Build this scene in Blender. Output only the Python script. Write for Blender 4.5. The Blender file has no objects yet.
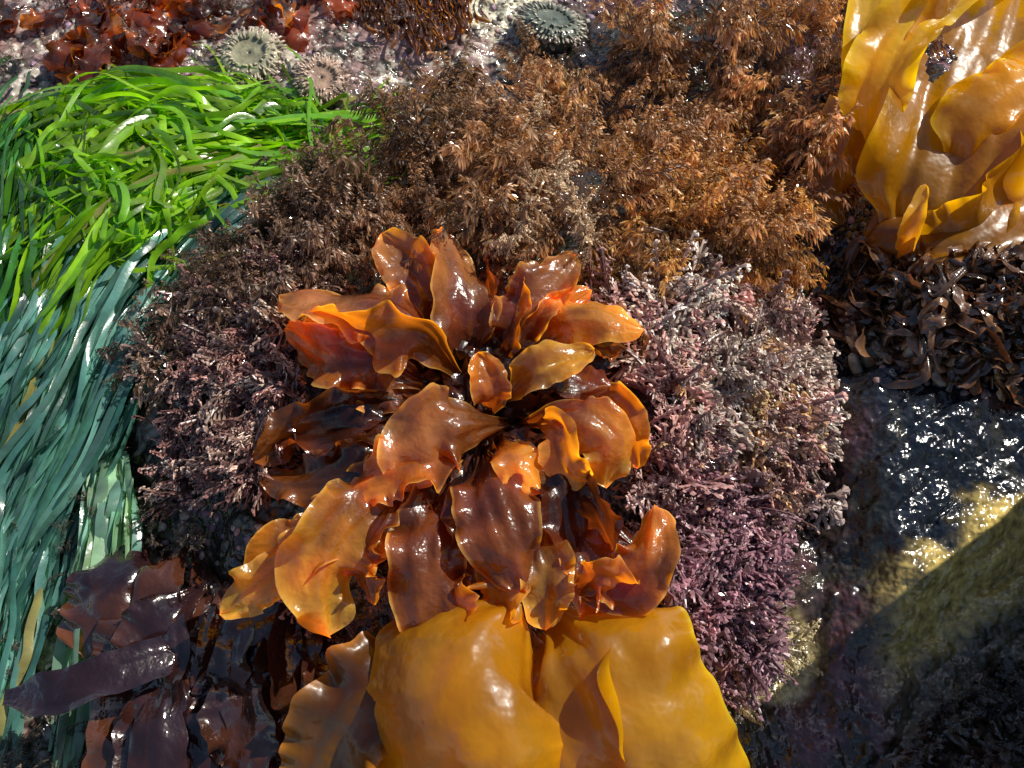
import bpy, math, time, numpy as np
from mathutils import Vector, Matrix
T0 = time.time()
def lap(s): print("LAP", s, round(time.time()-T0, 1))
R = np.random.RandomState(7)
sc = bpy.context.scene
# ------------------------------------------------------------------ camera
CAM = np.array([0.0, -1.8, 3.12]); F = -CAM/np.linalg.norm(CAM)
RT = np.array([1.0, 0, 0]); UP = np.cross(RT, F)
K = 18/32/512.0
cd = bpy.data.cameras.new("camera"); cam = bpy.data.objects.new("camera", cd)
sc.collection.objects.link(cam); sc.camera = cam
cd.lens = 32; cd.sensor_width = 36; cd.clip_end = 2000; cd.clip_start = 0.05
cam.location = CAM
cam.rotation_euler = Vector(F).to_track_quat('-Z', 'Y').to_euler()
sc.view_settings.view_transform = 'Standard'; sc.view_settings.look = 'None'; sc.view_settings.exposure = 0

def rays(px, py):
    px = np.asarray(px, float); py = np.asarray(py, float)
    return F + RT*((px-512)*K)[..., None] + UP*((384-py)*K)[..., None]
def P(px, py, z):
    d = rays(px, py); t = (np.asarray(z, float)-CAM[2])/d[..., 2]
    return CAM + d*t[..., None]
# ------------------------------------------------------------------ noise
def hsh(i, j, s):
    n = (i.astype(np.int64)*374761393 + j.astype(np.int64)*668265263 + s*974634777) & 0xffffffff
    n = ((n ^ (n >> 13))*1274126177) & 0xffffffff
    n = (n ^ (n >> 16)) & 0xffff
    return n/32767.5-1
def noise2(x, y, s=0):
    x = np.asarray(x, float); y = np.asarray(y, float)
    i = np.floor(x); j = np.floor(y); u = x-i; v = y-j
    u = u*u*u*(u*(u*6-15)+10); v = v*v*v*(v*(v*6-15)+10)
    a = hsh(i, j, s); b = hsh(i+1, j, s); c = hsh(i, j+1, s); d = hsh(i+1, j+1, s)
    return (a*(1-u)+b*u)*(1-v)+(c*(1-u)+d*u)*v
def fbm(x, y, o=4, s=0):
    r = 0; a = 1.; t = 0
    for k in range(o):
        r = r+a*noise2(x*2**k+k*17.3, y*2**k-k*9.1, s+k); t += a; a *= .5
    return r/t
def ss(a, b, x):
    t = np.clip((x-a)/(b-a), 0, 1); return t*t*(3-2*t)
# ------------------------------------------------------------------ terrain height
W = lambda px, py: P(px, py, 0.0)
def gb(x, y, px, py, rx, ry, p=2):
    c = W(px, py); r2 = ((x-c[0])/rx)**2+((y-c[1])/ry)**2
    return np.exp(-r2**(p/2))
La = W(745, 705); Lb = W(1040, 500); Ld = (Lb-La)[:2]; Ld /= np.linalg.norm(Ld)
def H0(x, y):
    near = np.exp(-((np.hypot(x, y)/6)**4))
    wx = x+0.08*noise2(x*2.1, y*2.1, 5); wy = y+0.08*noise2(x*2.1, y*2.1, 6)
    h = 0.44*gb(wx, wy, 485, 385, 1.14, 1.12, 5)
    h = h+0.22*gb(wx, wy, 90, 260, .75, .9, 2)+0.12*gb(wx, wy, 250, 60, .7, .4)
    h = h+0.18*gb(wx, wy, 740, 90, .7, .5)
    h = h+0.20*gb(wx, wy, 945, 330, .42, .26, 4)+0.15*gb(wx, wy, 960, 180, .4, .5)
    sd = (x-La[0])*(-Ld[1])+(y-La[1])*Ld[0]
    right = ss(1.0, 1.35, x)
    slab = 0.17*ss(-.16, .04, sd)+0.10*ss(.12, .4, sd)-0.12*ss(.5, .9, sd)
    h = h+right*slab*(1-ss(.9, 1.6, y))
    rough = 1-0.75*right*ss(-.5, -.2, sd)*(1-ss(.5, .7, sd))
    h = h+near*(0.07*fbm(x*2.5, y*2.5, 3, 1)*rough+0.034*fbm(x*9, y*9, 3, 2)*rough+0.016*rough*np.abs(fbm(x*22, y*22, 3, 3)))
    h = h+right*near*0.045*np.abs(noise2(x*3+y*4, y*9-x*6, 9))
    h = h+(1-near)*0.9*fbm(x*.25, y*.25, 4, 8)
    return h
hx0, hy0, hs = -4.0, -3.0, .01
hxx, hyy = np.meshgrid(hx0+np.arange(801)*hs, hy0+np.arange(851)*hs)
HM = H0(hxx, hyy)
def H(x, y):
    u = np.clip((np.asarray(x, float)-hx0)/hs, 0, 799.99); v = np.clip((np.asarray(y, float)-hy0)/hs, 0, 849.99)
    i = u.astype(int); j = v.astype(int); u = u-i; v = v-j
    return (HM[j, i]*(1-u)+HM[j, i+1]*u)*(1-v)+(HM[j+1, i]*(1-u)+HM[j+1, i+1]*u)*v
gx0, gy0, gs = -260., -260., 5.
gxx, gyy = np.meshgrid(gx0+np.arange(310)*gs, gy0+np.arange(260)*gs)
d_ = rays(gxx, gyy); t_ = (1.2-CAM[2])/d_[..., 2]; done = np.zeros(gxx.shape, bool)
for k in range(220):
    p_ = CAM+d_*t_[..., None]; done |= p_[..., 2] <= H(p_[..., 0], p_[..., 1])
    t_ = np.where(done, t_, t_+.009)
    if done.all(): break
GZ = (CAM+d_*t_[..., None])[..., 2]
def G(px, py, h=0.0):
    px = np.atleast_1d(np.asarray(px, float)); py = np.atleast_1d(np.asarray(py, float))
    u = np.clip((px-gx0)/gs, 0, 308.99); v = np.clip((py-gy0)/gs, 0, 258.99); i = u.astype(int); j = v.astype(int); u = u-i; v = v-j
    z = (GZ[j, i]*(1-u)+GZ[j, i+1]*u)*(1-v)+(GZ[j+1, i]*(1-u)+GZ[j+1, i+1]*u)*v
    return P(px, py, z+h)
def unit(v): return v/np.maximum(np.sqrt((v*v).sum(-1, keepdims=True)), 1e-9)
def nrm(p):
    e = 0.04; x, y = p[:, 0], p[:, 1]
    return unit(np.stack([-(H(x+e, y)-H(x-e, y))/(2*e), -(H(x, y+e)-H(x, y-e))/(2*e), np.ones(len(x))], 1))
# ------------------------------------------------------------------ mesh
def mk(name, V, Q, C=None, mat=None, smooth=True):
    V = np.asarray(V, np.float32); Q = np.asarray(Q, np.int32); k = Q.shape[1]
    me = bpy.data.meshes.new(name)
    me.vertices.add(len(V)); me.vertices.foreach_set('co', V.ravel())
    me.loops.add(Q.size); me.loops.foreach_set('vertex_index', Q.ravel())
    me.polygons.add(len(Q)); me.polygons.foreach_set('loop_start', np.arange(0, Q.size, k, dtype=np.int32))
    me.update(calc_edges=True)
    me.polygons.foreach_set('use_smooth', np.full(len(Q), smooth))
    if C is not None:
        a = me.color_attributes.new('Col', 'FLOAT_COLOR', 'POINT')
        c4 = np.ones((len(V), 4), np.float32); c4[:, :3] = np.clip(C, 0, 1); a.data.foreach_set('color', c4.ravel())
    if mat: me.materials.append(mat)
    o = bpy.data.objects.new(name, me); sc.collection.objects.link(o)
    return o
class Acc:
    def __init__(s): s.V = []; s.Q = []; s.C = []; s.n = 0
    def add(s, V, Q, C):
        s.V.append(V); s.Q.append(np.asarray(Q)+s.n); s.C.append(np.broadcast_to(C, V.shape)); s.n += len(V)
    def mk(s, name, mat, smooth=True):
        return mk(name, np.concatenate(s.V), np.concatenate(s.Q), np.concatenate(s.C), mat, smooth)
# ------------------------------------------------------------------ materials
def newmat(n):
    m = bpy.data.materials.new(n); m.use_nodes = True; nt = m.node_tree; nt.nodes.clear()
    return m, nt, nt.nodes, nt.links
def algae_mat(name, rough=.3, trans=.3, tsat=(1.6, 1.2, .6), bump=.2, bscale=60, coat=.3, spec=.5, vary=.35, nscale=9, bdist=.01):
    m, nt, N, L = newmat(name)
    out = N.new('ShaderNodeOutputMaterial'); a = N.new('ShaderNodeAttribute'); a.attribute_name = 'Col'
    tc = N.new('ShaderNodeTexCoord')
    nz = N.new('ShaderNodeTexNoise'); nz.inputs['Scale'].default_value = nscale; nz.inputs['Detail'].default_value = 4
    L.new(tc.outputs['Object'], nz.inputs['Vector'])
    mr = N.new('ShaderNodeMapRange'); mr.inputs[1].default_value = .3; mr.inputs[2].default_value = .7
    mr.inputs[3].default_value = 1-vary; mr.inputs[4].default_value = 1+vary
    L.new(nz.outputs['Fac'], mr.inputs[0])
    mu = N.new('ShaderNodeVectorMath'); mu.operation = 'SCALE'; L.new(a.outputs['Color'], mu.inputs[0]); L.new(mr.outputs[0], mu.inputs['Scale'])
    p = N.new('ShaderNodeBsdfPrincipled'); L.new(mu.outputs[0], p.inputs['Base Color'])
    rr = N.new('ShaderNodeMapRange'); rr.inputs[1].default_value = .35; rr.inputs[2].default_value = .65; rr.inputs[3].default_value = rough*1.5; rr.inputs[4].default_value = rough*.65
    L.new(nz.outputs['Fac'], rr.inputs[0]); L.new(rr.outputs[0], p.inputs['Roughness'])
    p.inputs['Coat Weight'].default_value = coat; p.inputs['Coat Roughness'].default_value = .07
    p.inputs['Specular IOR Level'].default_value = spec
    if bump > 0:
        b = N.new('ShaderNodeBump'); b.inputs['Strength'].default_value = bump; b.inputs['Distance'].default_value = bdist
        nb = N.new('ShaderNodeTexNoise'); nb.inputs['Scale'].default_value = bscale; nb.inputs['Detail'].default_value = 3
        L.new(tc.outputs['Object'], nb.inputs['Vector']); L.new(nb.outputs['Fac'], b.inputs['Height'])
        L.new(b.outputs[0], p.inputs['Normal']); L.new(b.outputs[0], p.inputs['Coat Normal'])
    if trans > 0:
        t = N.new('ShaderNodeBsdfTranslucent'); m2 = N.new('ShaderNodeVectorMath'); m2.operation = 'MULTIPLY'
        L.new(mu.outputs[0], m2.inputs[0]); m2.inputs[1].default_value = tsat; L.new(m2.outputs[0], t.inputs['Color'])
        mx = N.new('ShaderNodeMixShader'); mx.inputs[0].default_value = trans
        L.new(p.outputs[0], mx.inputs[1]); L.new(t.outputs[0], mx.inputs[2]); L.new(mx.outputs[0], out.inputs[0])
    else: L.new(p.outputs[0], out.inputs[0])
    return m
M_kelp = algae_mat("wet_red_blade", .24, .5, (2.6, 2.0, .4), .6, 18, .9, vary=.45, nscale=9, bdist=.02, spec=.8)
M_gold = algae_mat("golden_kelp_skin", .27, .48, (1.9, 1.9, .2), .5, 8, .8, vary=.3, nscale=5, bdist=.03, spec=.8)
M_dark = algae_mat("dark_kelp_skin", .16, .12, (2.2, 1.2, .6), .55, 16, .9, vary=.4, bdist=.02, spec=.7)
M_grass = algae_mat("surfgrass_blade", .24, .38, (1.5, 1.7, .35), .15, 50, .6, vary=.3, nscale=14, spec=.9)
M_bushy = algae_mat("bushy_algae", .32, .32, (1.8, 1.35, .6), .0, 50, .4, spec=.8, vary=.4, nscale=10)
M_coral = algae_mat("coralline", .32, .12, (1.4, 1.15, 1.0), .0, 120, .5, spec=.8, vary=.3, nscale=14)
M_shell = algae_mat("shell", .45, 0, bump=.5, bscale=160, coat=.2, vary=.4, nscale=40)
M_anem = algae_mat("anemone_skin", .3, .15, (1.2, 1.2, 1), .4, 60, .5, vary=.35, nscale=25)
def rockmat():
    m, nt, N, L = newmat("wet_rock"); out = N.new('ShaderNodeOutputMaterial')
    a = N.new('ShaderNodeAttribute'); a.attribute_name = 'Col'; tc = N.new('ShaderNodeTexCoord')
    def nz(s, d=6, r=.6):
        n = N.new('ShaderNodeTexNoise'); n.inputs['Scale'].default_value = s; n.inputs['Detail'].default_value = d; n.inputs['Roughness'].default_value = r
        L.new(tc.outputs['Object'], n.inputs['Vector']); return n
    n1 = nz(7, 3); n2 = nz(30, 4, .55); n3 = nz(5)
    mr = N.new('ShaderNodeMapRange'); mr.inputs[1].default_value = .3; mr.inputs[2].default_value = .72; mr.inputs[3].default_value = .4; mr.inputs[4].default_value = 1.7
    L.new(n2.outputs['Fac'], mr.inputs[0])
    mu = N.new('ShaderNodeVectorMath'); mu.operation = 'SCALE'; L.new(a.outputs['Color'], mu.inputs[0]); L.new(mr.outputs[0], mu.inputs['Scale'])
    v = N.new('ShaderNodeTexVoronoi'); v.inputs['Scale'].default_value = 42; L.new(tc.outputs['Object'], v.inputs['Vector'])
    lt = N.new('ShaderNodeMapRange'); lt.inputs[1].default_value = .30; lt.inputs[2].default_value = .2; L.new(v.outputs['Distance'], lt.inputs[0])
    g = N.new('ShaderNodeMapRange'); g.inputs[1].default_value = .60; g.inputs[2].default_value = .66; L.new(n3.outputs['Fac'], g.inputs[0])
    mm = N.new('ShaderNodeMath'); mm.operation = 'MULTIPLY'; L.new(lt.outputs[0], mm.inputs[0]); L.new(g.outputs[0], mm.inputs[1])
    mx = N.new('ShaderNodeMix'); mx.data_type = 'RGBA'; L.new(mm.outputs[0], mx.inputs[0]); L.new(mu.outputs[0], mx.inputs[6]); mx.inputs[7].default_value = (.16, .13, .12, 1)
    p = N.new('ShaderNodeBsdfPrincipled'); L.new(mx.outputs[2], p.inputs['Base Color'])
    rr = N.new('ShaderNodeMapRange'); rr.inputs[1].default_value = .35; rr.inputs[2].default_value = .65; rr.inputs[3].default_value = .06; rr.inputs[4].default_value = .17
    L.new(n1.outputs['Fac'], rr.inputs[0]); L.new(rr.outputs[0], p.inputs['Roughness'])
    p.inputs['Specular IOR Level'].default_value = .8
    b = N.new('ShaderNodeBump'); b.inputs['Strength'].default_value = .6; b.inputs['Distance'].default_value = .010; L.new(n2.outputs['Fac'], b.inputs['Height'])
    b2 = N.new('ShaderNodeBump'); b2.inputs['Strength'].default_value = .9; b2.inputs['Distance'].default_value = .08; L.new(n1.outputs['Fac'], b2.inputs['Height']); L.new(b.outputs[0], b2.inputs['Normal'])
    L.new(b2.outputs[0], p.inputs['Normal'])
    L.new(p.outputs[0], out.inputs[0]); return m
M_rock = rockmat()
# ------------------------------------------------------------------ ground
def axis(a, b, n):
    c = np.linspace(a, b, n); st = c[1]-c[0]; ext = []; s = st; q = 0
    while q < 300: s *= 1.35; q += s; ext.append(q)
    ext = np.array(ext); return np.concatenate([(a-ext)[::-1], c, b+ext])
xs = axis(-2.9, 2.9, 640); ys = axis(-2.0, 3.0, 560)
X, Y = np.meshgrid(xs, ys); Z = H0(X, Y)
V = np.stack([X, Y, Z], -1).reshape(-1, 3); nx, ny = len(xs), len(ys)
I = np.arange(nx*ny).reshape(ny, nx)
Q = np.stack([I[:-1, :-1], I[:-1, 1:], I[1:, 1:], I[1:, :-1]], -1).reshape(-1, 4)
x, y = V[:, 0], V[:, 1]
sd = (x-La[0])*(-Ld[1])+(y-La[1])*Ld[0]
def lerp(a, b, t): return a*(1-t[:, None])+np.array(b)*t[:, None]
C = np.tile(np.array([.035, .024, .022]), (len(V), 1))
f1 = fbm(x*3, y*3, 4, 21); f2 = fbm(x*8, y*8, 4, 22); f3 = fbm(x*20, y*20, 3, 23)
C = lerp(C, [.12, .05, .06], ss(.05, .35, f1)*.8)
C = lerp(C, [.03, .035, .018], ss(.0, .3, -f2)*.6)
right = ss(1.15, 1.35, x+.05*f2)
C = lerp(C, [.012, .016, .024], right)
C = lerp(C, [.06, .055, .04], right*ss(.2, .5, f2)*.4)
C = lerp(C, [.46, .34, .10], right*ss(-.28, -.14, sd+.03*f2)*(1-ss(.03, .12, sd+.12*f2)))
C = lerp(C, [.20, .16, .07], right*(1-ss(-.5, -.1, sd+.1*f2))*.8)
cr = gb(x, y, 770, 650, .18, .18, 3)
C = lerp(C, [.50, .42, .20], ss(.3, .6, cr+.25*f2)*.9)
tl = ss(1.1, 1.4, y+.15*f1)*(1-ss(-.1, .1, x+.1*f2))
C = lerp(C, [.26, .17, .16], tl*ss(-.3, .2, f2))
C = lerp(C, [.55, .50, .42], tl*ss(.0, .35, f3)*.8)
C = lerp(C, [.66, .62, .45], ss(.25, .6, gb(x, y, 495, 0, .34, .28)+.3*f2))
C = lerp(C, [.18, .11, .15], right*ss(.9, 1.2, y)*ss(-.2, .3, f2))
bl = (1-ss(-1.3, -1.0, x+.1*f1))*(1-ss(-.2, .1, y))
C = lerp(C, [.36, .33, .28], bl*ss(.05, .35, f3+.3*f2))
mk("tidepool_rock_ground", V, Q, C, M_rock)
# ------------------------------------------------------------------ curve helper
def cr_spline(pts, n):
    pts = np.asarray(pts, float); k = len(pts)
    q = np.vstack([2*pts[0]-pts[1], pts, 2*pts[-1]-pts[-2]])
    t = np.linspace(0, k-1, n); i = np.minimum(t.astype(int), k-2); u = (t-i)[:, None]
    a, b, c, d = q[i], q[i+1], q[i+2], q[i+3]
    return .5*((2*b)+(-a+c)*u+(2*a-5*b+4*c-d)*u*u+(-a+3*b-3*c+d)*u**3)
# ------------------------------------------------------------------ blade
def blade(acc, pts, w, c0, c1, nu=50, nv=21, roll=0, cup=.2, ruf=.12, freq=3, shape='leaf', holes=None, tipw=.55, jag=.12, rnd=R, edge=None, lump=.1, world=False, fine=.35, ew=.86, k0=.25, kb=0.0):
    s_ = rnd.randint(1000)
    pw = np.array(pts, float) if world else np.array([P(a, b, c) for a, b, c in pts]); Cn = cr_spline(pw, nu)
    wid = w/253.0
    T = unit(np.gradient(Cn, axis=0)); up = np.array([0, -.25, 1.0])
    S = unit(np.cross(T, up)); Nn = np.cross(S, T)
    t = np.linspace(0, 1, nu)
    if np.ndim(roll) == 0: roll = (roll, roll)
    ra = np.radians(roll[0]+(roll[1]-roll[0])*t)[:, None]
    S2 = S*np.cos(ra)+Nn*np.sin(ra); N2 = -S*np.sin(ra)+Nn*np.cos(ra)
    if shape == 'leaf': pr = (.12+.88*ss(0, .5, t))*np.sqrt(np.clip(1-np.clip((t-tipw)/(1.0-tipw), 0, 1)**2.3, 0, 1))
    elif shape == 'strap': pr = (.35+.65*ss(0, .25, t))*np.sqrt(np.clip(1-np.clip((t-.9)/.1, 0, 1)**2, 0, 1))
    elif shape == 'lobe': pr = np.sqrt(np.clip(1-(1-np.clip(t/.30, 0, 1))**2.2, .003, 1))
    s = np.linspace(-1, 1, nv)
    tt, sg = np.meshgrid(t, s, indexing='ij'); si = np.sign(sg)
    lat = pr[:, None]*(1+jag*fbm(tt*4+s_*3.1, si*3+s_, 3, s_)+jag*.4*noise2(tt*15+s_, si*3., s_))
    ph = rnd.rand(4)*6.28
    wv = np.where(sg > 0, np.sin(6.28*freq*tt+ph[0]+2*noise2(tt*3, sg*0+s_, s_)), np.sin(6.28*freq*1.13*tt+ph[1]+2*noise2(tt*3+9, sg*0+s_, s_)))
    wv2 = np.where(sg > 0, np.sin(6.28*freq*2.7*tt+ph[2]+2*noise2(tt*6, sg*0+s_, s_)), np.sin(6.28*freq*3.1*tt+ph[3]+2*noise2(tt*6+9, sg*0+s_, s_)))
    ag = np.abs(sg)
    off = wid*pr[:, None]*(cup*(sg**2)+ruf*ag**2*wv+ruf*fine*ag**3.5*wv2)+wid*lump*(fbm(tt*2.5+s_, sg*1.1+s_*.7, 2, s_+3)+.25*noise2(tt*3+s_*.3, sg*5+s_, s_+5))
    Pn = Cn[:, None, :]+S2[:, None, :]*(lat*sg*wid*.5)[..., None]+N2[:, None, :]*off[..., None]
    V = Pn.reshape(-1, 3); I = np.arange(nu*nv).reshape(nu, nv)
    Q = np.stack([I[:-1, :-1], I[:-1, 1:], I[1:, 1:], I[1:, :-1]], -1).reshape(-1, 4)
    if holes:
        tc = ((tt[:-1, :-1]+tt[1:, 1:])/2).ravel(); scn = ((sg[:-1, :-1]+sg[1:, 1:])/2).ravel(); keep = np.ones(len(Q), bool)
        for (ht, hs_, rt, rs) in holes:
            an = np.arctan2((scn-hs_)/rs, (tc-ht)/rt)
            keep &= ((tc-ht)/rt)**2+((scn-hs_)/rs)**2 > (1+.25*np.sin(3*an+ht*9)+.12*np.sin(7*an))
        Q = Q[keep]
    k = np.clip(ss(k0, 1.0, tt)*.9+.4*ag**3+.5*fbm(tt*4+s_, sg*2, 3, s_+9)-.08, 0, 1).reshape(-1)
    C = np.array(c0)*(1-k[:, None])+np.array(c1)*k[:, None]
    if edge is not None:
        e = (np.maximum(ss(ew, 1, ag), ss(.95, 1, tt)*(shape == 'leaf'))*.75).reshape(-1)[:, None]; C = C*(1-e)+np.array(edge)*e
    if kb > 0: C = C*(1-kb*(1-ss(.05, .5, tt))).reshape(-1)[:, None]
    acc.add(V, Q, C)
OR = (.68, .25, .03); GO = (.78, .44, .05); RB = (.18, .042, .016); DK = (.03, .009, .007); TN = (.56, .26, .085); RD = (.34, .08, .022); BR = (.30, .10, .02)  # TN: tan sheen of reflected light put into the blade colour
A = Acc()
def zz_(z): return .47+(z-.5)*.72
def lf(pts, w, c0, c1, cup=.2, roll=0, ruf=.12, freq=3, **k):
    e = None if c0 is DK else (.90, .55, .12)  # bright rim colour paints a glow along the blade edges
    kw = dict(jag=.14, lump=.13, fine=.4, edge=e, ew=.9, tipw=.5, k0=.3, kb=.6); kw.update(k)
    blade(A, [(a, b, zz_(c)) for a, b, c in pts], w*.84, c0, c1, cup=cup*.5, roll=(roll*.6+R.normal()*10, roll*1.6+R.normal()*18), ruf=ruf*1.35, freq=freq, **kw)
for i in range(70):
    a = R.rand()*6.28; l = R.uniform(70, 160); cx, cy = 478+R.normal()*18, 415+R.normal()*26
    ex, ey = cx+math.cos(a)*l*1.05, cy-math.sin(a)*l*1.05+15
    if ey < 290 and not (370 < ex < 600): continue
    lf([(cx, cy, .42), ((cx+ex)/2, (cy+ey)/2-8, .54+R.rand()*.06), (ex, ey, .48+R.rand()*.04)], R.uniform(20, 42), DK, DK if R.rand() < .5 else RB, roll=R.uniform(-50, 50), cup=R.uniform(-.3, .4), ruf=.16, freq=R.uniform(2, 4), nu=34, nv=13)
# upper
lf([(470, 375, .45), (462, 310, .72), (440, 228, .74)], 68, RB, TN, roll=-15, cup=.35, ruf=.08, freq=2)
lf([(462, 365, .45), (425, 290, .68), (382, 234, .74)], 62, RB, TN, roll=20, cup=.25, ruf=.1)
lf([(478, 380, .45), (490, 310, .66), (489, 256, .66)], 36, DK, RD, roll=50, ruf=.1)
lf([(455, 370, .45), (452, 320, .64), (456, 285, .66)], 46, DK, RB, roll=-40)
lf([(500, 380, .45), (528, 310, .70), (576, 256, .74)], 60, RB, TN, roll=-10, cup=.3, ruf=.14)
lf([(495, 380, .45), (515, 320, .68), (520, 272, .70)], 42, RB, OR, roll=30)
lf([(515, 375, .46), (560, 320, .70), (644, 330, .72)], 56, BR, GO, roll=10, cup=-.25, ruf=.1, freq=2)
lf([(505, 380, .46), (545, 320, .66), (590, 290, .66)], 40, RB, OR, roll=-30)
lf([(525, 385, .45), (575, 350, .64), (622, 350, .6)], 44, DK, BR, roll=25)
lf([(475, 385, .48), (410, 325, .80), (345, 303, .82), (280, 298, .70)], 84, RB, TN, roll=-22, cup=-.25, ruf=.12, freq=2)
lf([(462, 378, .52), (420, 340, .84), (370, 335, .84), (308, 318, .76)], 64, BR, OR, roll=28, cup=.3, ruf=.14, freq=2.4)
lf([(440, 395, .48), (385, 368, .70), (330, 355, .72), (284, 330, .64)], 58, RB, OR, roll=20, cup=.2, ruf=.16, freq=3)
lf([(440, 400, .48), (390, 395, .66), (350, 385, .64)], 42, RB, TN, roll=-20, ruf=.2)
lf([(440, 405, .48), (370, 408, .66), (300, 425, .60), (255, 462, .52)], 48, DK, BR, roll=30, ruf=.14, freq=3)  # this and the next two: left-side shade put into dark leaf colours
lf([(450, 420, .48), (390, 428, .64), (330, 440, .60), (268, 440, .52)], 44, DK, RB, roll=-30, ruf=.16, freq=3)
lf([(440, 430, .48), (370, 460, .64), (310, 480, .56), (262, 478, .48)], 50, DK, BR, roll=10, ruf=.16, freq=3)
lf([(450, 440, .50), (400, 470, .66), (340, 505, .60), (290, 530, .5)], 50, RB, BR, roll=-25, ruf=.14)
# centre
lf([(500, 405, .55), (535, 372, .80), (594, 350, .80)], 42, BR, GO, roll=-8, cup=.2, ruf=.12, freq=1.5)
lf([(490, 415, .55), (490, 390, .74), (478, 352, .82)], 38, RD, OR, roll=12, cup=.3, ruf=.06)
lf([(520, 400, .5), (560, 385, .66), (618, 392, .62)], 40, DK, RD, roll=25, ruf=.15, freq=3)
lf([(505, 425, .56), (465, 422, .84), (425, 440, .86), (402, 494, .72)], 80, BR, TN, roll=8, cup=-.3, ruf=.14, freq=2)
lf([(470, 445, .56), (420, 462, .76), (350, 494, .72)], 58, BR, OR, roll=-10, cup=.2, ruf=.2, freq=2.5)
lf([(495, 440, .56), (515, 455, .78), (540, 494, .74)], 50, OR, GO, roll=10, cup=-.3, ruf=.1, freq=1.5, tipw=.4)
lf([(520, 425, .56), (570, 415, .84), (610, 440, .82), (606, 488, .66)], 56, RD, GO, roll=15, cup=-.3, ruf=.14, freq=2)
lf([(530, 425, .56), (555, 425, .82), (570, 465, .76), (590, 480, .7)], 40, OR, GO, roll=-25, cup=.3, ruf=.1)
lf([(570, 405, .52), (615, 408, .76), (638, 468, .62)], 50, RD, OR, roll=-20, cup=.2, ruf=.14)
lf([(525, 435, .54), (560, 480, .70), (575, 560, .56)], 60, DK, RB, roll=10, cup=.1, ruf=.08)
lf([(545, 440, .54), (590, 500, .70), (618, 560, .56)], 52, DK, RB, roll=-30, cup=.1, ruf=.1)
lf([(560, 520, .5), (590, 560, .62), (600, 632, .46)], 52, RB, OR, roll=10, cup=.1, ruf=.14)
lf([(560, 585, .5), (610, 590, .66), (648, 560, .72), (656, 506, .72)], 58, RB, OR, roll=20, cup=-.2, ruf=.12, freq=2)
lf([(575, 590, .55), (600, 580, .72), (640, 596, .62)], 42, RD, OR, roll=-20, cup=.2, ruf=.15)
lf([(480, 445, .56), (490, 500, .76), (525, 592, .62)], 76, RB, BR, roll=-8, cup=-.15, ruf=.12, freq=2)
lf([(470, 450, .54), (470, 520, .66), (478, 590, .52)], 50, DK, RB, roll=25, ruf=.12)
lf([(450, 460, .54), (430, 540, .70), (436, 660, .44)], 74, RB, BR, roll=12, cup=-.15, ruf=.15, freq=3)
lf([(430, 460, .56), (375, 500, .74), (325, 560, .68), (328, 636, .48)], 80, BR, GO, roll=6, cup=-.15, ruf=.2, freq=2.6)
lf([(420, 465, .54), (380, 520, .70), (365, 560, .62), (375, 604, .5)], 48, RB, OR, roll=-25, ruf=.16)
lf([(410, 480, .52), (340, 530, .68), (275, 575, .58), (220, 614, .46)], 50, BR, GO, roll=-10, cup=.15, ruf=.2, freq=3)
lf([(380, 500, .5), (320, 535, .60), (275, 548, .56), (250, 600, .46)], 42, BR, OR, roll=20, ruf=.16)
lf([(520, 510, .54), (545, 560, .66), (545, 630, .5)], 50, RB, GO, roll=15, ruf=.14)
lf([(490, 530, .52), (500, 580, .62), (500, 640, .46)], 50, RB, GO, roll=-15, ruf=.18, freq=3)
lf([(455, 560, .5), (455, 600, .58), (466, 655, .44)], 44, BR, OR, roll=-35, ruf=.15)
A.mk("iridescent_red_seaweed", M_kelp)
# ------------------------------------------------------------------ golden kelp bottom
KG = (.46, .21, .006); KL = (.76, .42, .010); KY = (.95, .70, .02)  # KY: yellow glow of light through the blade painted as colour
B = Acc()
blade(B, [(522, 604, .52), (482, 664, .62), (466, 740, .60), (456, 820, .46), (440, 920, .3)], 158, KG, KL, nu=90, nv=44, roll=(4, -6), cup=-.42, ruf=.03, freq=2, shape='lobe', jag=.04, edge=KL, lump=.07, ew=.94)
blade(B, [(556, 618, .42), (585, 660, .54), (618, 735, .50), (660, 830, .35), (710, 930, .25)], 160, KG, KL, nu=90, nv=44, roll=(-14, 4), cup=-.22, ruf=.07, freq=2.4, shape='strap', jag=.06, edge=KY, lump=.12, ew=.94)
blade(B, [(545, 630, .38), (550, 690, .42), (555, 800, .32), (550, 900, .2)], 110, KG, KG, nu=60, nv=24, roll=-20, cup=.2, ruf=.08, freq=2, shape='strap', edge=KL, lump=.08)
blade(B, [(440, 660, .34), (380, 690, .40), (335, 745, .32), (310, 830, .2)], 80, (.12, .035, .006), (.38, .16, .01), nu=60, nv=24, roll=-15, cup=.1, ruf=.14, freq=3, shape='strap', edge=OR, lump=.08)
blade(B, [(560, 700, .36), (545, 740, .42), (530, 790, .38), (520, 850, .3)], 60, KG, KL, nu=40, nv=18, roll=15, cup=-.3, ruf=.1, shape='strap', edge=KY)
B.mk("golden_kelp", M_gold)
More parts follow.
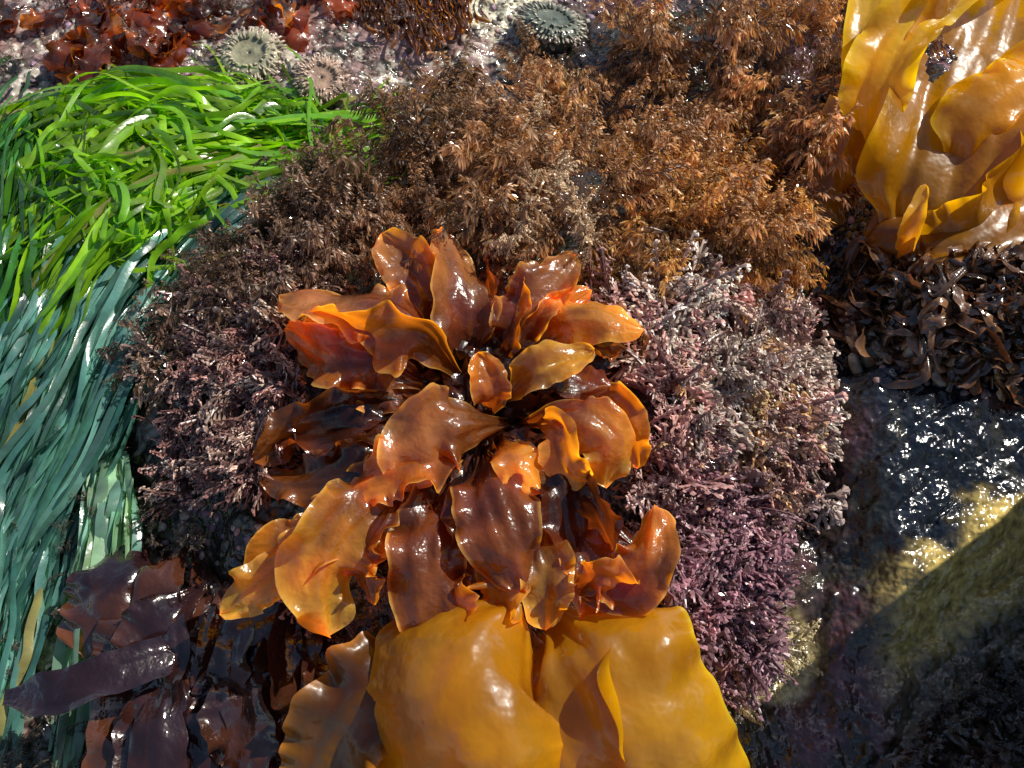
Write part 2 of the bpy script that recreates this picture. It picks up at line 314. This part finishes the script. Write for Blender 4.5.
# golden kelp upper right
B = Acc()
blade(B, [(905, 250, .30), (935, 190, .50), (965, 90, .62), (1000, -10, .66), (1010, -120, .6)], 150, KG, KG, nu=110, nv=50, roll=(20, -15), cup=.15, ruf=.13, freq=2.4, shape='strap', jag=.08, holes=[(.56, -.45, .04, .2)], edge=KL)
blade(B, [(868, 160, .36), (876, 90, .60), (905, 30, .72), (960, -20, .74), (1040, -60, .7)], 66, KL, KY, nu=80, nv=26, roll=(35, -20), cup=.2, ruf=.16, freq=3, shape='strap', jag=.12, edge=KY)
blade(B, [(880, 140, .34), (868, 60, .58), (880, -20, .66), (890, -90, .6)], 50, KL, KY, nu=60, nv=20, roll=(10, 30), cup=.2, ruf=.1, freq=3, shape='strap', edge=KY)
blade(B, [(840, 225, .24), (835, 170, .40), (860, 100, .50), (905, 60, .5)], 60, (.30, .13, .006), KG, nu=60, nv=22, roll=(-25, 20), cup=-.2, ruf=.16, freq=3, shape='strap', edge=KL)
blade(B, [(870, 245, .28), (905, 225, .42), (975, 215, .54), (1050, 150, .55)], 110, (.36, .13, .008), KG, nu=70, nv=28, roll=(10, 30), cup=-.25, ruf=.14, freq=2.5, shape='strap', edge=KL)
blade(B, [(895, 262, .3), (960, 250, .44), (1010, 205, .5), (1060, 120, .5)], 90, KG, (.50, .22, .01), nu=60, nv=24, roll=-20, cup=.3, ruf=.14, freq=3, shape='strap', edge=KL)
blade(B, [(960, 170, .5), (985, 120, .64), (1030, 90, .68), (1070, 60, .68)], 84, KG, KL, nu=60, nv=24, roll=-10, cup=-.2, ruf=.14, freq=2, shape='strap', edge=KY)
blade(B, [(898, 258, .36), (912, 232, .50), (926, 184, .60)], 22, OR, GO, nu=30, nv=10, roll=30, cup=.5, ruf=.2, tipw=.1)
B.mk("golden_kelp", M_gold)
# ------------------------------------------------------------------ dark kelp lower left
D = Acc(); DP = (.022, .009, .011); DB = (.06, .019, .009); DR = (.13, .04, .012)
blade(D, [(5, 698, .26), (60, 692, .32), (115, 672, .32), (175, 655, .26)], 32, DP, DP, nu=40, roll=10, cup=.1, ruf=.06, shape='strap', lump=.06)
for i in range(34):
    bx = R.uniform(130, 330); by = R.uniform(535, 690)
    L_ = R.uniform(90, 190); dx = R.uniform(-80, 25)
    zb = .08+R.rand()*.08
    blade(D, [(bx, by, zb), (bx+dx*.5, by+L_*.35, zb+.09), (bx+dx*.8, by+L_*.75, zb+.06), (bx+dx*1.1, by+L_*1.05, zb)], R.uniform(34, 84), DP if R.rand() < .6 else DB, DB if R.rand() < .7 else DR, nu=44, nv=19, roll=R.uniform(-35, 35), cup=R.uniform(-.2, .2), ruf=R.uniform(.04, .12), freq=R.uniform(1.5, 3), shape='strap' if R.rand() < .4 else 'leaf', lump=.10, jag=.12)
D.mk("dark_brown_kelp", M_dark)
def inpoly(x, y, poly):
    r = np.zeros(len(x), bool); n = len(poly)
    for i in range(n):
        x1, y1 = poly[i]; x2, y2 = poly[(i+1) % n]
        c = ((y1 > y) != (y2 > y)) & (x < (x2-x1)*(y-y1)/(y2-y1+1e-9)+x1); r ^= c
    return r
def clumps(poly, n):
    p = np.array(poly); out = []
    while len(out) < n:
        x = R.uniform(p[:, 0].min(), p[:, 0].max(), 400); y = R.uniform(p[:, 1].min(), p[:, 1].max(), 400); m = inpoly(x, y, poly)
        out += list(zip(x[m], y[m]))
    out = np.array(out[:n]); w = G(out[:, 0], out[:, 1]); return out, w, nrm(w)
def tangle(poly, n, l0, l1, w0, w1, ang, ca, cb3, hh, av=.5):
    D = Acc(); pp, w, nn = clumps(poly, n)
    for (a, b) in pp:
        an = ang+R.normal()*av; l = R.uniform(l0, l1); cv = R.normal()*.4*l; kx, ky = math.cos(an), math.sin(an)
        q = [(a-kx*l*.5, b+ky*l*.5), (a+ky*cv*.5-kx*l*.15, b+kx*cv*.5+ky*l*.1), (a-ky*cv*.3+kx*l*.2, b-kx*cv*.3-ky*l*.2), (a+kx*l*.5, b-ky*l*.5)]
        h = [R.uniform(.0, .02), R.uniform(hh*.3, hh), R.uniform(hh*.2, hh), R.uniform(.0, .02)]
        p3 = [G([u], [v], hz)[0] for (u, v), hz in zip(q, h)]; br = R.uniform(.4, 1.8)
        blade(D, p3, R.uniform(w0, w1), np.array(ca)*br, np.array(cb3)*br, nu=30, nv=7, roll=(R.uniform(-70, 70), R.uniform(-70, 70)), cup=R.uniform(-.5, .5), ruf=.25, freq=R.uniform(3, 6), shape='strap', world=True, jag=.35, lump=.2)
    return D
tangle([(850, 310), (880, 270), (930, 252), (1060, 245), (1060, 380), (990, 370), (900, 345), (840, 345)], 480, 30, 100, 4, 13, -.25, (.06, .03, .018), (.26, .13, .06), .12, .7).mk("tangled_brown_seaweed", M_dark)
tangle([(950, 710), (1060, 640), (1060, 800), (880, 800), (900, 760)], 130, 25, 60, 5, 12, .6, (.04, .025, .015), (.10, .05, .03), .06).mk("tangled_brown_seaweed", M_dark)
# red seaweed upper left
D = Acc()
for i in range(80):
    if i < 56: bx, by = R.uniform(70, 195), R.uniform(-30, 45)
    elif i < 62: bx, by = R.uniform(-10, 60), R.uniform(-20, 10)
    else: bx, by = R.uniform(200, 340), R.uniform(-30, 2)
    z = G(bx, by)[0][2]; an = R.uniform(3.4, 6.2); l = R.uniform(28, 70)
    c = [DK, RB, RD, DB][R.choice(4, p=[.45, .3, .08, .17])]
    blade(D, [(bx, by, z), (bx+math.cos(an)*l*.5, by-math.sin(an)*l*.5, z+R.uniform(.06, .12)), (bx+math.cos(an)*l, by-math.sin(an)*l, z+.04)], R.uniform(14, 36), c, OR if (R.rand() < .16) else (RD if R.rand() < .25 else RB), nu=24, nv=11, roll=R.uniform(-50, 50), cup=R.uniform(-.3, .3), ruf=.2)
D.mk("red_seaweed", M_kelp)
D = Acc()
for i in range(420):
    u = R.rand(); bx = 350+u*115+R.normal()*10; by = -25+R.rand()*62*(1-abs(u-.6))
    z = G(bx, by)[0][2]+.03; l = R.uniform(12, 26)
    blade(D, [(bx, by, z), (bx+R.normal()*3+3, by+l*.5, z+.05), (bx+R.normal()*5+4, by+l, z+.01)], R.uniform(3, 7), (.08, .035, .03), (.32, .17, .13), nu=8, nv=5, roll=R.uniform(-70, 70), cup=.4)
D.mk("fringed_red_algae", M_kelp)
# ------------------------------------------------------------------ surfgrass
S = Acc()
def family(pts, spread, N, c_a, c_b, wr=(.018, .034), hr=(.02, .2), partial=.5, wob=10, tilt=.45):
    pts = np.array(pts, float)
    for i in range(N):
        u = R.normal()*.55; n = 36
        L0 = R.uniform(0, partial); L1 = min(1, L0+R.uniform(.45, 1.0))
        c = cr_spline(pts, 80); a = int(L0*79); b = min(max(a+12, int(L1*79)), 80); a = min(a, b-10)
        c = c[a:b]; tn = unit(np.gradient(c, axis=0)); nr = np.stack([-tn[:, 1], tn[:, 0]], 1)
        idx = np.linspace(0, len(c)-1, n); c = np.stack([np.interp(idx, np.arange(len(c)), c[:, k]) for k in (0, 1)], 1)
        nr = np.stack([np.interp(idx, np.arange(len(nr)), nr[:, k]) for k in (0, 1)], 1)
        t = np.linspace(0, 1, n); sp = np.interp((a+idx)/80, np.linspace(0, 1, len(spread)), spread)
        off = u*sp+R.normal()*tilt*sp*(t-.3)+wob*noise2(t*2.2+i*3.7, t*0+i, 40)+wob*.4*noise2(t*6+i*1.7, t*0+i, 41)
        q = c+nr*off[:, None]
        h0 = R.uniform(*hr)
        z = G(q[:, 0], q[:, 1], .03)[:, 2]; z = np.convolve(np.pad(z, 4, 'edge'), np.ones(9)/9, 'valid')
        z = z+h0*np.sin(np.clip(t*1.1+.12, 0, 1)*3.1)**.7+.03*noise2(t*5+i, t*0+i*.3, 44)
        p = P(q[:, 0], q[:, 1], z)
        T = unit(np.gradient(p, axis=0)); up = np.array([R.normal()*.35, R.normal()*.35, 1.])
        Sd = unit(np.cross(T, up)); tw = (R.normal()*.6+1.2*noise2(t*2+i, t*0+i, 46))[:, None]; Nn = np.cross(Sd, T)
        Sd = Sd*np.cos(tw)+Nn*np.sin(tw); Nn = np.cross(Sd, T)
        w = R.uniform(*wr)*(1-.75*ss(.8, 1, t))*(.6+.4*ss(0, .15, t))
        Vv = np.concatenate([p-Sd*w[:, None]*.5, p+Nn*w[:, None]*.08, p+Sd*w[:, None]*.5])
        I = np.arange(3*n).reshape(3, n)
        Qq = np.concatenate([np.stack([I[j, :-1], I[j, 1:], I[j+1, 1:], I[j+1, :-1]], -1) for j in (0, 1)])
        m = np.clip(R.rand()*.8+.2*t, 0, 1)[:, None]; cc = (np.array(c_a)*(1-m)+np.array(c_b)*m)*R.uniform(.4, 1.45)
        if R.rand() < .03: cc = cc*0+np.array([.34, .30, .10])
        S.add(Vv, Qq, np.tile(cc, (3, 1)))
GA = (.08, .25, .01); GB = (.38, .64, .02); TA = (.025, .12, .10); TB = (.18, .40, .36); PL = (.30, .44, .24); MA = (.05, .20, .06)  # TA, TB: bluish sky sheen painted into the grass colour
family([(160, 180), (90, 280), (40, 370), (0, 460), (-60, 560)], [60, 70, 80], 180, TA, TB, hr=(.0, .1))
family([(60, 90), (20, 150), (-10, 260), (-40, 380)], [50, 70, 80], 120, MA, GA, hr=(.02, .13))
family([(40, 420), (15, 520), (-5, 640), (-30, 790)], [30, 34, 26], 55, TA, TB, hr=(.0, .08))
family([(320, 140), (240, 195), (175, 255), (120, 335), (75, 430), (20, 530), (-30, 640)], [18, 28, 36, 38, 36], 220, TA, TB, hr=(.02, .15))
family([(110, 450), (98, 540), (78, 650), (50, 800)], [18, 26, 34], 62, TB, PL, wr=(.028, .044), hr=(.03, .13), partial=.15, wob=5)
family([(410, 110), (350, 135), (270, 148), (180, 165), (90, 225), (20, 320), (-30, 430)], [16, 34, 50, 60], 160, GA, GB, hr=(.03, .17), wob=24, tilt=.9)
family([(290, 112), (215, 118), (130, 112), (50, 150), (-30, 240)], [12, 22, 36, 46], 140, GA, GB, hr=(.05, .18), wob=26, tilt=1.0)
family([(400, 125), (350, 150), (300, 135), (250, 112), (180, 100)], [20, 26, 22], 50, GA, GB, wr=(.014, .025), hr=(.04, .16), wob=36, tilt=.8)
family([(120, 120), (150, 165), (120, 220), (60, 260)], [50, 50, 50], 55, GA, GB, hr=(.08, .2), wob=40, tilt=1)
family([(20, 110), (90, 150), (160, 200), (140, 270)], [40, 50, 40], 36, GA, GB, hr=(.1, .2), wob=40, tilt=1)
S.mk("surfgrass", M_grass)
# ------------------------------------------------------------------ frond templates
def bushy_template(rs):
    V = []; Q = []; T = []
    def leafq(b, d, l, w, t0, t1):
        s = unit(np.cross(d, rs.normal(size=3))); n0 = 4*len(V)
        V.append(np.array([b, b+d*l*.45+s*w, b+d*l, b+d*l*.45-s*w])); Q.append([n0, n0+1, n0+2, n0+3]); T.extend([t0, (t0+t1)/2, t1, (t0+t1)/2])
    p = np.zeros(3); d = unit(np.array([rs.normal()*.15, rs.normal()*.15, 1])); nn = 8
    ang = rs.rand()*6
    for i in range(nn):
        f = i/nn; q = p+d*.125
        leafq(p, d, .16, .014, f*.5, f*.5+.1)
        for sgn in (0, 3.14):
            a = ang+sgn+rs.normal()*.35; e1 = unit(np.cross(d, [.3, 1, .2])); e2 = np.cross(d, e1)
            o = e1*math.cos(a)+e2*math.sin(a); bd = unit(o*.7+d*.9); L_ = .34*(1-f*.6)*rs.uniform(.6, 1.2)
            leafq(q, bd, L_, .012, f*.5, .5+.2*f)
            for j in range(4):
                g = (j+.9)/4; bp = q+bd*L_*g
                for s2 in (1, -1):
                    sv = unit(np.cross(bd, d))*.3*rs.normal()+unit(np.cross(bd, np.cross(bd, d)))*s2
                    ld = unit(sv*.5+bd*1.0+rs.normal(size=3)*.12)
                    leafq(bp, ld, .13*(1-g*.25)*rs.uniform(.7, 1.3), .018, .3+.4*g*f, .7+.3*max(f, g))
        p = q; d = unit(d+rs.normal(size=3)*.10); ang += .5
    return np.concatenate(V), np.array(Q), np.array(T)
def seg(V, Q, T, b, d, s, l, w0, w1, th, t):
    n = np.cross(d, s); n0 = 8*len(V); e = b+d*l
    V.append(np.array([b-s*w0, b+n*th, b+s*w0, b-n*th, e-s*w1, e+n*th, e+s*w1, e-n*th]))
    for k in range(4): Q.append([n0+k, n0+(k+1) % 4, n0+4+(k+1) % 4, n0+4+k])
    Q.append([n0+4, n0+5, n0+6, n0+7]); T.extend([t]*4+[min(1, t+.2)]*4)
def coral_template(rs, fan=True):
    V = []; Q = []; T = []
    def rec(b, d, s, l, w, lev, mx):
        t = lev/mx*.85
        seg(V, Q, T, b, d, s, l, w*.5, w, w*.45, t)
        if lev == mx: return
        e = b+d*l*.97
        ks = [-1, 1] if rs.rand() < .75 else [-1, 0, 1]
        if lev >= 3 and rs.rand() < .3: ks = [rs.choice([-.4, .4])]
        for k in ks:
            a = k*rs.uniform(.32, .6); dd = unit(d*math.cos(a)+s*math.sin(a)+np.cross(d, s)*rs.normal()*.16)
            s2 = unit(s-dd*(s@dd)); rec(e, dd, s2, l*rs.uniform(.82, .98), w*.95, lev+1, mx)
    def pin():
        p = np.zeros(3); d = unit(np.array([rs.normal()*.1, rs.normal()*.1, 1])); s = unit(np.cross(d, [0, 1, 0]))
        for i in range(7):
            f = i/7; l = .15; seg(V, Q, T, p, d, s, l, .026, .044, .02, f*.5)
            e = p+d*l
            for k in (-1, 1):
                bd = unit(d*.75+s*k*.8+rs.normal(size=3)*.16); s2 = unit(np.cross(bd, np.cross(d, s))); q = e
                m = max(1, int(3.2*(1-f)+rs.rand()))
                for j in range(m):
                    seg(V, Q, T, q, bd, s2, .1, .018, .036, .016, .25+.6*(j+1)/m); q = q+bd*.097
                    if j >= 1:
                        for kk in (-1, 1):
                            seg(V, Q, T, q, unit(bd+s2*kk*.8), s2, .075, .014, .028, .013, .8)
            p = e; d = unit(d+rs.normal(size=3)*.1); s = unit(s-d*(s@d))
        seg(V, Q, T, p, d, s, .1, .03, .04, .02, .8)
    if fan: rec(np.zeros(3), np.array([0, 0, 1.]), np.array([1., 0, 0]), .22, .06, 0, 4)
    else: pin()
    return np.concatenate(V), np.array(Q), np.array(T)
TB_ = [bushy_template(np.random.RandomState(i)) for i in range(6)]
TC_F = [coral_template(np.random.RandomState(20+i), True) for i in range(5)]
TC_P = [coral_template(np.random.RandomState(40+i), False) for i in range(5)]
def inst(acc, tmpl, base, dr, size, c0, c1, pw=1.0):
    V, Q, T = tmpl; a = R.rand()*6.28; h = unit(np.cross(dr, [math.cos(a), math.sin(a), .3])); k = np.cross(dr, h)
    M = np.stack([h, k, dr], 0)*size
    V2 = V@M+base
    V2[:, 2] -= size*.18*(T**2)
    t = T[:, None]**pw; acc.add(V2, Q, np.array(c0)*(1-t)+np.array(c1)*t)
def tufts(acc, poly, n, per, size, tm, cf, drape=(0, 0, 0), spread=1.0, lift=.02, jit=.05, pw=1.0, lean=.35, up=(0, .05)):
    pp, w, nn = clumps(poly, n)
    for (a, b), c, m in zip(pp, w, nn):
        sz = R.uniform(*size); c0, c1 = cf(a, b); br = R.uniform(.55, 1.45)
        ln = R.normal(size=3)*lean; lf_ = lift+R.uniform(*up)
        for j in range(per):
            o = R.normal(size=3); o = o-m*(o@m); o = unit(o)
            dr = unit(m*R.uniform(.35, 1.1)+o*spread*R.uniform(.2, 1)+np.array(drape)+ln)
            v = R.uniform(.75, 1.25)
            inst(acc, tm[R.randint(len(tm))], c+o*jit*R.rand()+m*lf_, dr, sz*R.uniform(.65, 1.15), np.array(c0)*v*br, np.array(c1)*v*br, pw)
BA = Acc()
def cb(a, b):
    k = np.clip((a-300)/250, 0, 1)  # tips darken to the left: shadow there is put into the colour
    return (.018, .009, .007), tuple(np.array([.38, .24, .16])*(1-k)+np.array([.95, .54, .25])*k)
PB1 = [(430, 110), (520, 70), (600, 55), (700, 15), (800, 40), (800, 120), (830, 220), (800, 290), (640, 290), (560, 260), (450, 240), (400, 170)]
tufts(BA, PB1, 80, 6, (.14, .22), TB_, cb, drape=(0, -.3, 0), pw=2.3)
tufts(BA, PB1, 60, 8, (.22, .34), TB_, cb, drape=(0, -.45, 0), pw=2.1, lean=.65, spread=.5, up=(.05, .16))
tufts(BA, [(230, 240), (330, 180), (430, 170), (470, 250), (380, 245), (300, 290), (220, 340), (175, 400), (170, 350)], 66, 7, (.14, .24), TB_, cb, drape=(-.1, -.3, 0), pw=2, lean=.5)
tufts(BA, [(640, 190), (780, 210), (785, 300), (700, 310), (600, 270)], 32, 8, (.18, .28), TB_, lambda a, b: ((.05, .02, .01), (1.0, .56, .17)), drape=(.3, -.3, 0), pw=1.8, lean=.5, spread=.6, up=(.03, .1))  # sunlit orange glow painted into these tips
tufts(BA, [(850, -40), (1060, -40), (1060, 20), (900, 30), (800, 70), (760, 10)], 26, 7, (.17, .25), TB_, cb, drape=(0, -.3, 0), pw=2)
BA.mk("brown_bushy_algae", M_bushy, False)
CA = Acc()
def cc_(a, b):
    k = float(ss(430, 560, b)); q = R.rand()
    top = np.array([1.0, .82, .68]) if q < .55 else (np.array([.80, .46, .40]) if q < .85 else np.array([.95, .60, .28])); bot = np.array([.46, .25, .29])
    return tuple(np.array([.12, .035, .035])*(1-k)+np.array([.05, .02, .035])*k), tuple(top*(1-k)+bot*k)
poly_r = [(600, 300), (790, 290), (805, 370), (805, 450), (765, 560), (745, 600), (735, 650), (700, 700), (650, 660), (655, 560), (620, 470), (640, 380)]
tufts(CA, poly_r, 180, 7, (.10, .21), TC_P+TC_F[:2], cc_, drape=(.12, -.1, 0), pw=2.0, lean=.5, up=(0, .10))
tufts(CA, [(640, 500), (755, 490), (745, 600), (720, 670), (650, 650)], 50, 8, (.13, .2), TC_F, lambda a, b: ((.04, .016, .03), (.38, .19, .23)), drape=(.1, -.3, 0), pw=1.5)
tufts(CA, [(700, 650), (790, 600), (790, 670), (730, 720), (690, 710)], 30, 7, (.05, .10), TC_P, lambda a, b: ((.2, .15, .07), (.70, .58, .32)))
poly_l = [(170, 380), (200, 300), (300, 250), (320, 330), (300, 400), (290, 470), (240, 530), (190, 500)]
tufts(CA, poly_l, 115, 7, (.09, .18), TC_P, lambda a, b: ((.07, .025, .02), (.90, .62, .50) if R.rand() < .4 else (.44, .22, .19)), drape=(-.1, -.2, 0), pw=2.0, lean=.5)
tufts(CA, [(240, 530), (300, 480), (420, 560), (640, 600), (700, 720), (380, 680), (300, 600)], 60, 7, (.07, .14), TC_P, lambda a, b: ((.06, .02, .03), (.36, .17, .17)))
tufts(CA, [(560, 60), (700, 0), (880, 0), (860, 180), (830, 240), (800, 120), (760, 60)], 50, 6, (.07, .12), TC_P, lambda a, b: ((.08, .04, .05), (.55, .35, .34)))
for path in ([(545, 90), (520, 150), (535, 200), (510, 240)], [(535, 130), (565, 190), (590, 240)], [(500, 130), (560, 150), (545, 185)]):
    c = cr_spline(np.array(path, float), 34); w = G(c[:, 0], c[:, 1], .27)
    for q in w:
        for j in range(3):
            inst(CA, TC_P[R.randint(5)], q+R.normal(size=3)*.008, unit(R.normal(size=3)*.6+np.array([0, -.4, .6])), R.uniform(.05, .085), (.3, .16, .09), (.85, .62, .36))
CA.mk("coralline_algae", M_coral, False)
TU = Acc()
tufts(TU, [(60, 430), (150, 440), (230, 540), (330, 620), (300, 800), (-40, 800)], 40, 6, (.05, .1), TB_[:3]+TC_P[:2], lambda a, b: ((.03, .025, .015), (.14, .10, .07)))
tufts(TU, [(-40, -60), (420, -60), (440, 100), (200, 80), (-40, 90)], 60, 6, (.05, .11), TB_[:3]+TC_P[:2], lambda a, b: ((.04, .025, .02), (.36, .22, .18)))
tufts(TU, [(930, 700), (1060, 620), (1060, 800), (860, 800)], 30, 6, (.05, .1), TB_[:3], lambda a, b: ((.03, .025, .02), (.14, .10, .07)))
TU.mk("turf_algae", M_coral, False)
# ------------------------------------------------------------------ barnacles
def revolve(acc, base, n, prof, k, c, wob=.1):
    a = R.rand()*6.28; h = unit(np.cross(n, [math.cos(a), math.sin(a), .1])); g = np.cross(n, h)
    th = np.linspace(0, 2*math.pi, k, endpoint=False); wv = 1+wob*np.sin(th*R.randint(2, 6)+a)+wob*R.normal(size=k)*.4
    V = np.concatenate([base+h*(np.cos(th)*r*wv)[:, None]+g*(np.sin(th)*r*wv)[:, None]+n*z for r, z in prof]); m = len(prof)
    Q = [[i*k+j, i*k+(j+1) % k, (i+1)*k+(j+1) % k, (i+1)*k+j] for i in range(m-1) for j in range(k)]
    acc.add(V, Q, np.repeat(np.array(c), k, axis=0))
BN = Acc(); PB = Acc()
for poly, n, gk in (([(0, -20), (420, -20), (420, 110), (220, 110), (0, 90)], 110, 5), ([(150, 500), (260, 520), (340, 640), (200, 640), (130, 560)], 25, 4), ([(0, 560), (80, 560), (100, 700), (0, 700)], 40, 4), ([(470, -20), (620, -20), (560, 60), (480, 40)], 60, 4),
                ([(840, 340), (1000, 370), (1010, 400), (860, 380)], 16, 2), ([(690, 640), (790, 590), (800, 660), (730, 730)], 30, 4), ([(800, 60), (880, 60), (880, 250), (820, 250)], 25, 3)):
    pp, w, nn = clumps(poly, n)
    for c, m in zip(w, nn):
        s = R.uniform(.006, .018); col = np.array([.5, .46, .40])*R.uniform(.4, 1.2)
        revolve(BN, c-m*s*.3, m, [(s, 0), (s*.85, s*.5), (s*.5, s*.95), (s*.38, s*.9), (s*.3, s*.5), (.0005, s*.4)], 10, [col*.7, col, col*1.1, col*.8, col*.2, col*.1])
    pp, w, nn = clumps(poly, n*gk)
    for c, m in zip(w, nn):
        s = R.uniform(.004, .02); col = [np.array([.55, .50, .44]), np.array([.42, .27, .25]), np.array([.18, .14, .12]), np.array([.33, .22, .3])][R.randint(4)]*R.uniform(.5, 1.3)
        m2 = unit(m+R.normal(size=3)*.3)
        revolve(PB, c, m2, [(s*.6, -s*.4), (s, 0), (s*.9, s*.35), (s*.5, s*.6), (.0005, s*.65)], 9, [col]*5, .16)
BN.mk("barnacles", M_shell); PB.mk("shell_gravel", M_shell)
# ------------------------------------------------------------------ anemones
def anemone(px, py, r, ca, cb2, lift=0.0):
    acc = Acc(); b = G([px], [py], lift)[0]; n = unit(nrm(b[None])[0]+np.array([0, -.25, .3]))
    prof = [(r*.95, -.08-lift), (r*1.0, 0), (r*1.02, r*.3), (r*.95, r*.42), (r*.72, r*.50), (r*.5, r*.40), (r*.25, r*.36), (r*.08, r*.40), (.001, r*.30)]
    revolve(acc, b, n, prof, 48, [np.array(ca)*f for f in (.6, .8, 1, 1, 1, .8, .9, .5, .3)], .03)
    h = unit(np.cross(n, [1, .2, .1])); g = np.cross(n, h)
    for ring, (rr, num, ln) in enumerate(((.62, 26, .20), (.74, 34, .22), (.86, 40, .24), (.97, 44, .22))):
        for j in range(num):
            a = j/num*6.283+ring*.07+R.normal()*.08; o = h*math.cos(a)+g*math.sin(a); t = np.cross(n, o)
            base = b+o*r*rr+n*r*(.46-.07*ring); d = unit(o*(.1+.4*ring)+n*.8+t*R.normal()*.3); l = r*ln*R.uniform(.6, 1.2); k = 6; pts = []
            for q in range(5):
                f = q/4; c = base+d*l*f+o*l*f*f*.5-n*l*.35*f*f; rad = r*.07*(1-f*.5)
                th = np.arange(k)/k*6.283; e2 = np.cross(d, t)
                pts.append(c+t*(np.cos(th)*rad)[:, None]+e2*(np.sin(th)*rad)[:, None])
            Q = [[i*k+m, i*k+(m+1) % k, (i+1)*k+(m+1) % k, (i+1)*k+m] for i in range(4) for m in range(k)]
            Q += [[4*k, 4*k+1, 4*k+2, 4*k+3], [4*k, 4*k+3, 4*k+4, 4*k+5]]
            cc = np.repeat(np.linspace(0, 1, 5), k)[:, None]
            acc.add(np.concatenate(pts), Q, (np.array(ca)*(1-cc)+np.array(cb2)*cc)*R.uniform(.6, 1.2))
    for j in range(110):
        a = R.rand()*6.283; o = h*math.cos(a)+g*math.sin(a); s = r*R.uniform(.04, .11); col = np.array([.66, .54, .46])*R.uniform(.4, 1.2)
        revolve(acc, b+o*r*R.uniform(1.0, 1.22)+n*r*R.uniform(0, .35), unit(o+n*.5+R.normal(size=3)*.4), [(s, -s*.2), (s*.9, s*.2), (s*.4, s*.4), (.0005, s*.4)], 7, [col]*4, .2)
    acc.mk("sea_anemone", M_anem)
anemone(252, 60, .135, (.42, .40, .26), (.66, .54, .42))
anemone(322, 82, .105, (.5, .33, .24), (.66, .5, .4), .05)
anemone(550, 30, .15, (.15, .18, .14), (.42, .40, .32), .06)
LM = Acc()
for (a, b, s) in ((868, 345, .035), (884, 342, .028), (846, 330, .03), (872, 362, .035), (905, 366, .022), (858, 372, .02), (925, 372, .022), (1018, 55, .03)):
    c = G([a], [b])[0]; n = nrm(c[None])[0]; col = np.array([.38, .34, .27])
    revolve(LM, c+n*.07, n, [(s, -.08), (s, -.02), (s*.75, s*.35), (s*.4, s*.6), (s*.12, s*.72), (.0005, s*.74)], 20, [col*.6, col*.6, col, col*.8, col*1.2, col*1.2], .05)
LM.mk("limpet_shells", M_shell)
# ------------------------------------------------------------------ unseen rock added beyond the right edge, shaped to throw the shadow lower right
az = Ld
EL = math.radians(45)
hw, hl = .9, .8
bc = np.array([Lb[0], Lb[1], 0])+np.array([Ld[0], Ld[1], 0])*.75+np.array([Ld[1], -Ld[0], 0])*(hw-.02)
th = np.linspace(0, 2*math.pi, 128, endpoint=False); ph = np.linspace(-.5*math.pi, .5*math.pi, 64)
TH, PH = np.meshgrid(th, ph); ux, uy, uz = np.cos(TH)*np.cos(PH), np.sin(TH)*np.cos(PH), np.sin(PH)
rad = (np.abs(ux)**5+np.abs(uy)**5+np.abs(uz)**5)**(-.2)*(1+.05*fbm(ux*2+5, uy*2+uz*2, 4, 60)+.04*fbm(uz*3, ux*2-uy*2, 4, 61))
lx, ly, lz = ux*rad*hl, uy*rad*hw, uz*rad*2.25
Vb = np.stack([bc[0]+lx*Ld[0]-ly*Ld[1], bc[1]+lx*Ld[1]+ly*Ld[0], lz+.1], -1).reshape(-1, 3); I = np.arange(64*128).reshape(64, 128); J = np.roll(I, -1, 1)
Qb = np.stack([I[:-1], J[:-1], J[1:], I[1:]], -1).reshape(-1, 4)
mk("shadow_caster_rock", Vb, Qb, np.tile([.10, .08, .07], (len(Vb), 1)), M_rock)
# ------------------------------------------------------------------ light
sd3 = np.array([az[0]*math.cos(EL), az[1]*math.cos(EL), math.sin(EL)])
sl = bpy.data.lights.new("sun", 'SUN'); sl.energy = 5.0; sl.angle = math.radians(.5); sl.color = (1, .94, .83)
so = bpy.data.objects.new("sun", sl); sc.collection.objects.link(so)
so.rotation_euler = Vector(sd3).to_track_quat('Z', 'Y').to_euler()
w = bpy.data.worlds.new("World"); sc.world = w; w.use_nodes = True; nt = w.node_tree
sk = nt.nodes.new('ShaderNodeTexSky'); sk.sky_type = 'NISHITA'; sk.sun_disc = False; sk.sun_elevation = EL; sk.sun_rotation = math.atan2(az[0], az[1])
bg = nt.nodes['Background']; nt.links.new(sk.outputs[0], bg.inputs[0]); bg.inputs[1].default_value = .09
lap('done')
